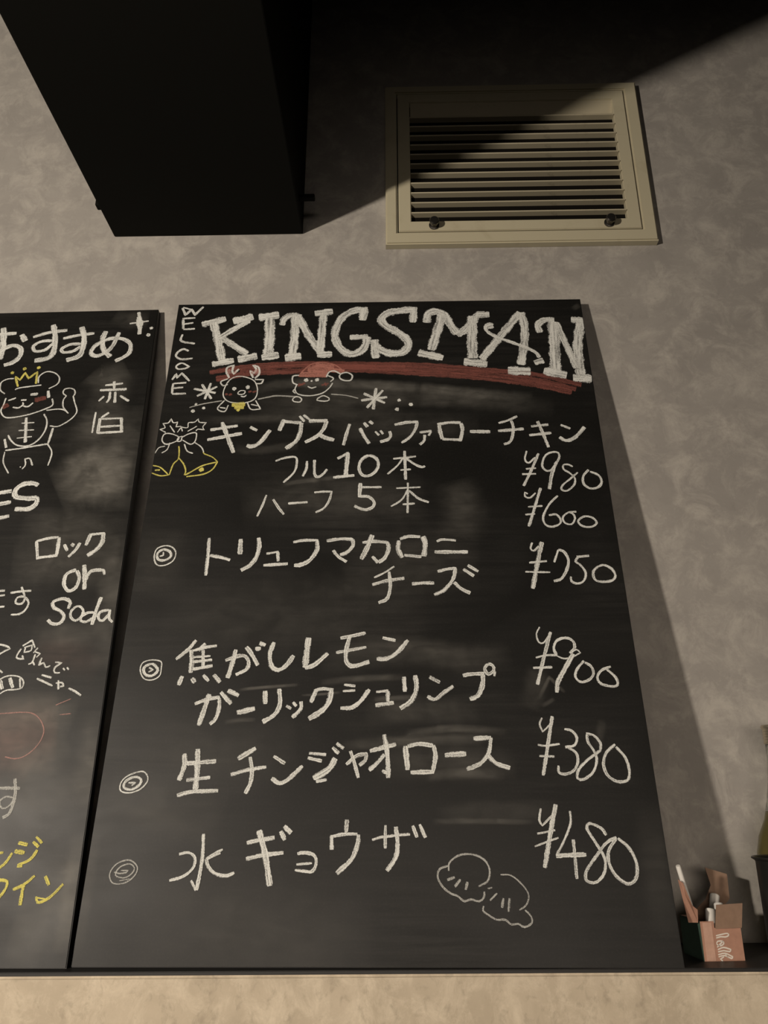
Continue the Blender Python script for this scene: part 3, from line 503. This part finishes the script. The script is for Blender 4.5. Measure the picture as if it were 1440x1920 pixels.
SMUDGE = [
    ('L', 'w', 0.32, '687 -1207 5371 -920 5531 -579 5609 -258 5606'),
    ('L', 'w', 0.22, '345 -1176 5741 -783 5947 -391 5985'),
    ('L', 'w', 0.13, '491 -706 7451 -784 6789 -948 6252 -960 5738'),
    ('L', 'w', 0.12, '398 -1115 7361 -944 7262 -590 7450'),
    ('L', 'w', 0.12, '548 -483 6785 -449 5901 -383 5083'),
    ('L', 'w', 0.1, '437 -1568 4939 -1006 4895 -194 4772'),
    ('L', 'w', 0.16, '404 -214 4772 -184 4180 -132 3486 -118 2965'),
    ('L', 'w', 0.13, '631 -1565 4336 -974 4405 -221 4325'),
    ('L', 'w', 0.17, '347 -104 2531 -95 1890 -84 1451'),
    ('L', 'w', 0.22, '186 -101 1240 -97 933 -86 540 -56 120'),
    ('L', 'w', 0.12, '307 -229 1034 -184 540 -204 120'),
    ('L', 'w', 0.1, '601 -628 350 -247 327'),
    ('L', 'p', 0.34, '712 -1426 2210 -945 2208 -537 2265'),
    ('L', 'w', 0.16, '423 -1364 2447 -890 2505 -385 2413'),
    ('L', 'w', 0.14, '350 -1017 2007 -714 1977 -399 2177'),
    ('L', 'p', 0.1, '383 -1050 3227 -663 3192 -192 3029'),
    ('L', 'w', 0.1, '327 -1109 3492 -581 3422 -165 3419'),
    ('L', 'w', 0.1, '314 -957 8474 -697 8364 -415 8359'),
    ('L', 'w', 0.1, '489 -2251 6313 -1985 6443 -1782 6530'),
    ('L', 'w', 0.08, '565 -1055 1671 -589 1669 -182 1668'),
    ('R', 'w', 0.2, '165 1213 6969 1881 7088 2932 7035 3677 6969 4414 6867 5145 6793'),
    ('R', 'w', 0.12, '278 1889 6931 2933 6852 4041 6782 5420 6610'),
    ('R', 'w', 0.08, '487 1234 6714 2346 6653 3375 6594'),
    ('R', 'w', 0.1, '129 594 6455 1472 6487 2279 6450'),
    ('R', 'w', 0.18, '68 1756 5449 2033 5494 2452 5537'),
    ('R', 'w', 0.07, '396 2358 6257 3371 6331 4382 6317'),
    ('R', 'w', 0.1, '125 1074 6017 1365 5972 1935 6049'),
    ('R', 'w', 0.07, '662 1224 5122 1975 5271 2944 5182 3633 5253'),
    ('R', 'w', 0.1, '507 3987 5488 4103 5015 4018 4638'),
    ('R', 'w', 0.06, '825 2554 4286 3346 4351 4264 4271'),
    ('R', 'w', 0.05, '858 384 3675 1673 3666 3594 3720'),
    ('R', 'w', 0.05, '626 296 4824 298 4306 225 3882'),
    ('R', 'w', 0.25, '37 1420 2739 1614 2762 2103 2797'),
    ('R', 'w', 0.18, '30 2133 2674 2352 2685 2595 2708'),
    ('R', 'w', 0.14, '74 2347 2820 2837 2867 3327 2877'),
    ('R', 'w', 0.14, '61 2961 2621 3142 2633 3506 2655'),
    ('R', 'w', 0.1, '314 2337 3071 3269 3194 4072 3093 4571 3154'),
    ('R', 'w', 0.1, '263 2842 2454 3442 2511 4160 2478'),
    ('R', 'w', 0.14, '48 1284 2372 1462 2400 1643 2400'),
    ('R', 'w', 0.16, '82 3319 2240 3854 2296 4443 2259'),
    ('R', 'w', 0.14, '116 2610 2116 3318 2159 4261 2184'),
    ('R', 'w', 0.16, '102 3544 1792 4007 1818 4408 1789'),
    ('R', 'w', 0.09, '342 2965 1933 3838 1930 4530 1872'),
    ('R', 'w', 0.07, '500 77 1664 859 1445 1385 1338'),
    ('R', 'w', 0.05, '701 341 2229 1203 1995 2139 2106'),
    ('R', 'w', 0.12, '54 3589 1334 4094 1333 4653 1321'),
    ('R', 'w', 0.06, '218 3646 1386 4382 1437 4945 1436'),
    ('R', 'w', 0.08, '243 4865 2994 4776 2685 4700 2505'),
    ('R', 'w', 0.08, '93 5519 2383 5423 2094'),
    ('R', 'w', 0.07, '135 36 1235 42 728 47 110'),
    ('R', 'w', 0.05, '801 609 437 1695 343 2976 250'),
    ('R', 'w', 0.05, '310 5888 1541 5855 822 5866 252'),
    ('R', 'w', 0.14, '42 4831 2624 4975 2868 5137 2683'),
    ('R', 'w', 0.1, '48 4852 2534 5011 2623'),
    ('R', 'w', 0.08, '126 5885 8456 5953 8371'),
]
def unpack(s):
    v = list(map(int, s.split()))
    return v[0] * 1e-4, [(v[i] * 1e-4, v[i+1] * 1e-4) for i in range(1, len(v), 2)]

def chalkboard(key, origin, yaxis, corners, thick, label):
    root = tag(empty('chalkboard'), label, 'chalkboard', 'chalkboards on the ledge')
    y = Vector(yaxis).normalized(); x = Vector((1, 0, 0)); z = x.cross(y)
    M = Matrix.Identity(4)
    for i in range(3):
        M[i][0], M[i][1], M[i][2], M[i][3] = x[i], y[i], z[i], origin[i]
    root.matrix_world = M
    bm = bmesh.new()
    F = [bm.verts.new((a, b, 0)) for a, b in corners]
    B = [bm.verts.new((a, b + (0.0015 if b < 0.1 else 0.0), -thick)) for a, b in corners]
    front = bm.faces.new(F); bm.faces.new(B[::-1])
    for i in range(4):
        j = (i + 1) % 4
        bm.faces.new([F[j], F[i], B[i], B[j]])
    bmesh.ops.bevel(bm, geom=list(front.edges), offset=0.0008, segments=2, affect='EDGES')
    p = link('board_panel', bm, M_board, root)
    p.data.materials.append(M_edge)
    for f in p.data.polygons:
        if f.normal.z < 0.9: f.material_index = 1
    xlo = min(a for a, b in corners); xhi = max(a for a, b in corners)
    # wiped chalk dust
    for col in 'wp':
        items = [s for s in SMUDGE if s[0] == key and s[1] == col]
        if not items: continue
        bm = bmesh.new(); uvl = bm.loops.layers.uv.new('UVMap'); ly = bm.verts.layers.float.new('dust')
        for i, (b_, c_, a_, s) in enumerate(items):
            w, pts = unpack(s)
            ribbon(bm, uvl, pts, w * 1.25, 0.00015 + 0.000012 * i, 0.05, False, ly, a_)
        clip(bm, key)
        link('chalk_smudge', bm, SMG[col], root)['label'] = 'wiped white chalk dust' if col == 'w' else 'wiped pink chalk dust'
    k = 0
    for b_, name, col, body in CHALK:
        if b_ != key: continue
        bm = bmesh.new(); uvl = bm.loops.layers.uv.new('UVMap')
        k += 1
        for i, s in enumerate(body.split('|')):
            w, pts = unpack(s)
            zz = 0.00045 + 0.00001 * k + 0.0000006 * i
            if len(pts) == 1: dot(bm, uvl, pts[0], w * 0.56, zz)
            else: ribbon(bm, uvl, pts, w, zz)
        clip(bm, key)
        o = link(name, bm, CH[col], root)
        o['label'] = {'w': 'white chalk', 'f': 'faint white chalk', 'r': 'red chalk', 'p': 'pink chalk', 'o': 'coral red chalk', 'y': 'yellow chalk'}[col] + ' ' + name.replace('chalk_', '').replace('_', ' ')
    return root

CORN = {'R': [(0, 0), (0.6, 0), (0.6, 0.8576), (0, 0.8576)], 'L': [(-0.6, 0), (0, 0), (-0.0308, 0.8570), (-0.6305, 0.8500)]}
def clip(bm, key):
    """cut away whatever would reach past the rim of the board"""
    c = CORN[key]
    for i in range(4):
        a, b = Vector((*c[i], 0)), Vector((*c[(i+1) % 4], 0))
        d = (b - a).normalized(); nrm = Vector((d.y, -d.x, 0))
        bmesh.ops.bisect_plane(bm, geom=list(bm.verts) + list(bm.edges) + list(bm.faces), plane_co=a - nrm * 0.001, plane_no=nrm, clear_outer=True)

chalkboard('R', (-0.32547626, -0.13485656, 0.0), (0, 0.13392997, 0.9909908), CORN['R'], 0.017,
           'large black menu chalkboard with a serif title, red underline and a column of prices')
chalkboard('L', (-0.3275, -0.1405, 0.0), (0, 0.14994364, 0.98869455), CORN['L'], 0.011,
           'black drinks chalkboard on the left with a crowned bear doodle and yellow writing')

# ------------------------------------------------------------------ open chalk box
def card(name, col, rough=0.7):
    mt = mat(name, col, rough, spec=0.3)
    N = NT(mt)
    n = N.noise(N.coord('Object'), 160, 4, 0.6)
    N.l(N.mix(N.rng(n, 0.35, 0.7, 0, 0.35), col, tuple(c * 0.6 for c in col)), N.b.inputs['Base Color'])
    return mt
M_pink = card('pink_printed_card', (0.43, 0.235, 0.165))
M_pink2 = card('pale_pink_card', (0.55, 0.34, 0.255))
M_green = card('dark_green_printed_card', (0.06, 0.10, 0.075))
M_brown = card('brown_card', (0.30, 0.195, 0.135))
M_white = mat('white_lettering', (0.72, 0.66, 0.58), 0.7, spec=0.2)
M_stick = mat('white_chalk_stick', (0.74, 0.71, 0.66), 0.95, spec=0.05)

BW, BD, BH = 0.0425, 0.046, 0.036
cb = tag(empty('chalk_box', (0.3056, -0.1031, 0.0), (0, 0, math.radians(6.5))), 'small open pink cardboard chalk box with raised flaps beside the big board', 'box')
T = 0.0007
bx('front_panel', (0, 0, 0), (BW, T, 0.0300), M_pink, cb)
bx('front_panel', (0, 0.0001, 0.0299), (0.0145, T, BH), M_pink, cb)
bx('pale_band', (0.0022, -0.00025, 0.0004), (0.0118, -0.00002, BH - 0.001), M_pink2, cb)  # paler pink strip over the left part of the front
bx('side_panel', (-0.0001, T, 0), (T, BD, BH), M_green, cb)['label'] = 'dark green side panel'
bx('side_panel', (BW - T, T, 0), (BW, BD, BH), M_pink, cb)
bx('back_panel', (T, BD - T, 0), (BW - T, BD, BH), M_brown, cb)
bx('bottom_panel', (T, T, 0.0002), (BW - T, BD - T, 0.0009), M_brown, cb)
def flap(name, pts, off, mt):
    bm = bmesh.new()
    a = [bm.verts.new(p) for p in pts]
    b = [bm.verts.new(Vector(p) + Vector(off)) for p in pts]
    bm.faces.new(a); bm.faces.new(b[::-1])
    for i in range(len(a)):
        j = (i + 1) % len(a)
        bm.faces.new([a[j], a[i], b[i], b[j]])
    return link(name, bm, mt, cb)
flap('front_flap', [(0.0150, -0.0012, 0.0292), (0.0432, -0.0012, 0.0298), (0.0448, -0.0065, 0.0530), (0.0165, -0.0065, 0.0518)], (0, 0.0007, 0.0001), M_brown)
flap('back_flap', [(0.0120, BD, BH), (BW, BD, BH), (0.0620, BD + 0.0060, 0.0500), (0.0640, BD + 0.0080, 0.0745), (0.0395, BD + 0.0080, 0.0815), (0.0420, BD + 0.005, 0.064), (0.0330, BD + 0.003, 0.050)], (0, 0.0007, 0), M_brown)
flap('side_flap', [(-0.0122, 0.0003, 0.0351), (-0.0025, -0.0008, 0.0351), (-0.0022, -0.0027, 0.0471), (-0.008, -0.004, 0.0512), (-0.0192, -0.0138, 0.0731), (-0.0241, -0.0133, 0.0766)], (0.0004, 0.0006, 0.0002), M_pink)
LET = '113 1482 2281 2012 2386 2739 2481 2827 2291 2450 2164 1981 2192 1474 2080|113 2171 1801 1602 1791 1466 1527 1851 1374 2212 1567 2171 1801 1794 1508 1454 1249|113 1483 1036 2141 1223 2880 1024 2708 841 2096 939 1491 838|113 1452 588 2215 705 2962 374 2805 232 2105 509 1460 390|104 2220 639 2480 304|104 2047 392 1623 189 1870 20'
bm = bmesh.new(); uvl = bm.loops.layers.uv.new('UVMap')
for s in LET.split('|'):
    v = list(map(int, s.split()))
    pts = [(v[i] * 1e-5, v[i+1] * 1e-5) for i in range(1, len(v), 2)]
    ribbon(bm, uvl, pts, v[0] * 1e-5, 0.0)
for v in bm.verts:
    v.co = Vector((v.co.x, -0.00032, v.co.y))
link('script_lettering', bm, M_white, cb)['label'] = 'white script lettering running down the front'

def stick(a, b, r, label):
    a, b = Vector(a), Vector(b)
    L = (b - a).length
    o = lathe('chalk_stick', [(0, 0), (r*0.85, 0), (r, 0.0008), (r*0.97, L-0.001), (r*0.8, L), (0, L)], M_stick, None, a, 20)
    o.rotation_euler = (b - a).to_track_quat('Z', 'Y').to_euler()
    autosmooth(o)
    return tag(o, label, 'chalk', 'chalk sticks in the open box')
stick((0.3215, -0.0800, 0.0050), (0.3400, -0.0600, 0.0560), 0.0052, 'topmost white chalk stick in the middle of the open box')
stick((0.3175, -0.0930, 0.0050), (0.3250, -0.0820, 0.0450), 0.0050, 'white chalk stick at the left front of the open box')
stick((0.3330, -0.0900, 0.0050), (0.3360, -0.0780, 0.0500), 0.0050, 'white chalk stick half hidden behind the front flap of the box')
stick((0.3019, -0.0985, 0.0382), (0.2857, -0.1165, 0.0893), 0.0026, 'thin white chalk stick rising above the left flap next to the board')

# ------------------------------------------------------------------ cup and bottle at the right edge
M_cup = mat('black_enamel', (0.014, 0.0135, 0.012), 0.35, spec=0.5)
cup = tag(empty('cup', (0.4010, -0.1040, 0.0)), 'matt black cup with a flared rim at the right edge in front of the bottle', 'cup')
o = lathe('cup_body', [(0, 0.0), (0.0255, 0.0), (0.0272, 0.0015), (0.0280, 0.006), (0.0280, 0.0915), (0.0290, 0.0938), (0.0288, 0.0944), (0.0262, 0.0925), (0.0258, 0.006), (0, 0.004)], M_cup, cup)
autosmooth(o, 50)
o = lathe('rim', [(0.0286, 0.0930), (0.0316, 0.0948), (0.0318, 0.0958), (0.0308, 0.0966), (0.0280, 0.0958), (0.0268, 0.0942), (0.0272, 0.0930), (0.0286, 0.0930)], M_cup, cup)

M_glass = mat('clear_glass', (0.80, 0.82, 0.78), 0.05, spec=0.5, Transmission_Weight=0.95, IOR=1.25)
M_olive = mat('olive_glass', (0.42, 0.37, 0.15), 0.12, spec=0.5, Transmission_Weight=0.85, IOR=1.25)
M_cap = mat('brushed_cap_metal', (0.55, 0.49, 0.38), 0.30, metal=0.85)
bt = tag(empty('bottle', (0.4415, -0.0445, 0.0)), 'olive glass bottle with a ridged metal screw cap, cut off by the right edge', 'bottle')
lathe('bottle_body', [(0, 0.0), (0.036, 0.0), (0.0395, 0.003), (0.0402, 0.012), (0.0402, 0.082), (0.0395, 0.096), (0.0350, 0.113), (0.0265, 0.131), (0.0238, 0.140), (0, 0.1405)], M_olive, bt)
lathe('bottle_neck', [(0, 0.1408), (0.0237, 0.1408), (0.0205, 0.152), (0.0160, 0.175), (0.0135, 0.197), (0.0128, 0.2125), (0, 0.2130)], M_glass, bt)
cp = [(0, 0.2132), (0.0136, 0.2132), (0.0140, 0.2142)]
for i in range(5):
    z = 0.2165 + i * 0.0030
    cp += [(0.0140, z - 0.0008), (0.0132, z), (0.0132, z + 0.0006), (0.0140, z + 0.0014)]
cp += [(0.0146, 0.2312), (0.0148, 0.2330), (0.0140, 0.2343), (0, 0.2346)]
o = lathe('screw_cap', cp, M_cap, bt)
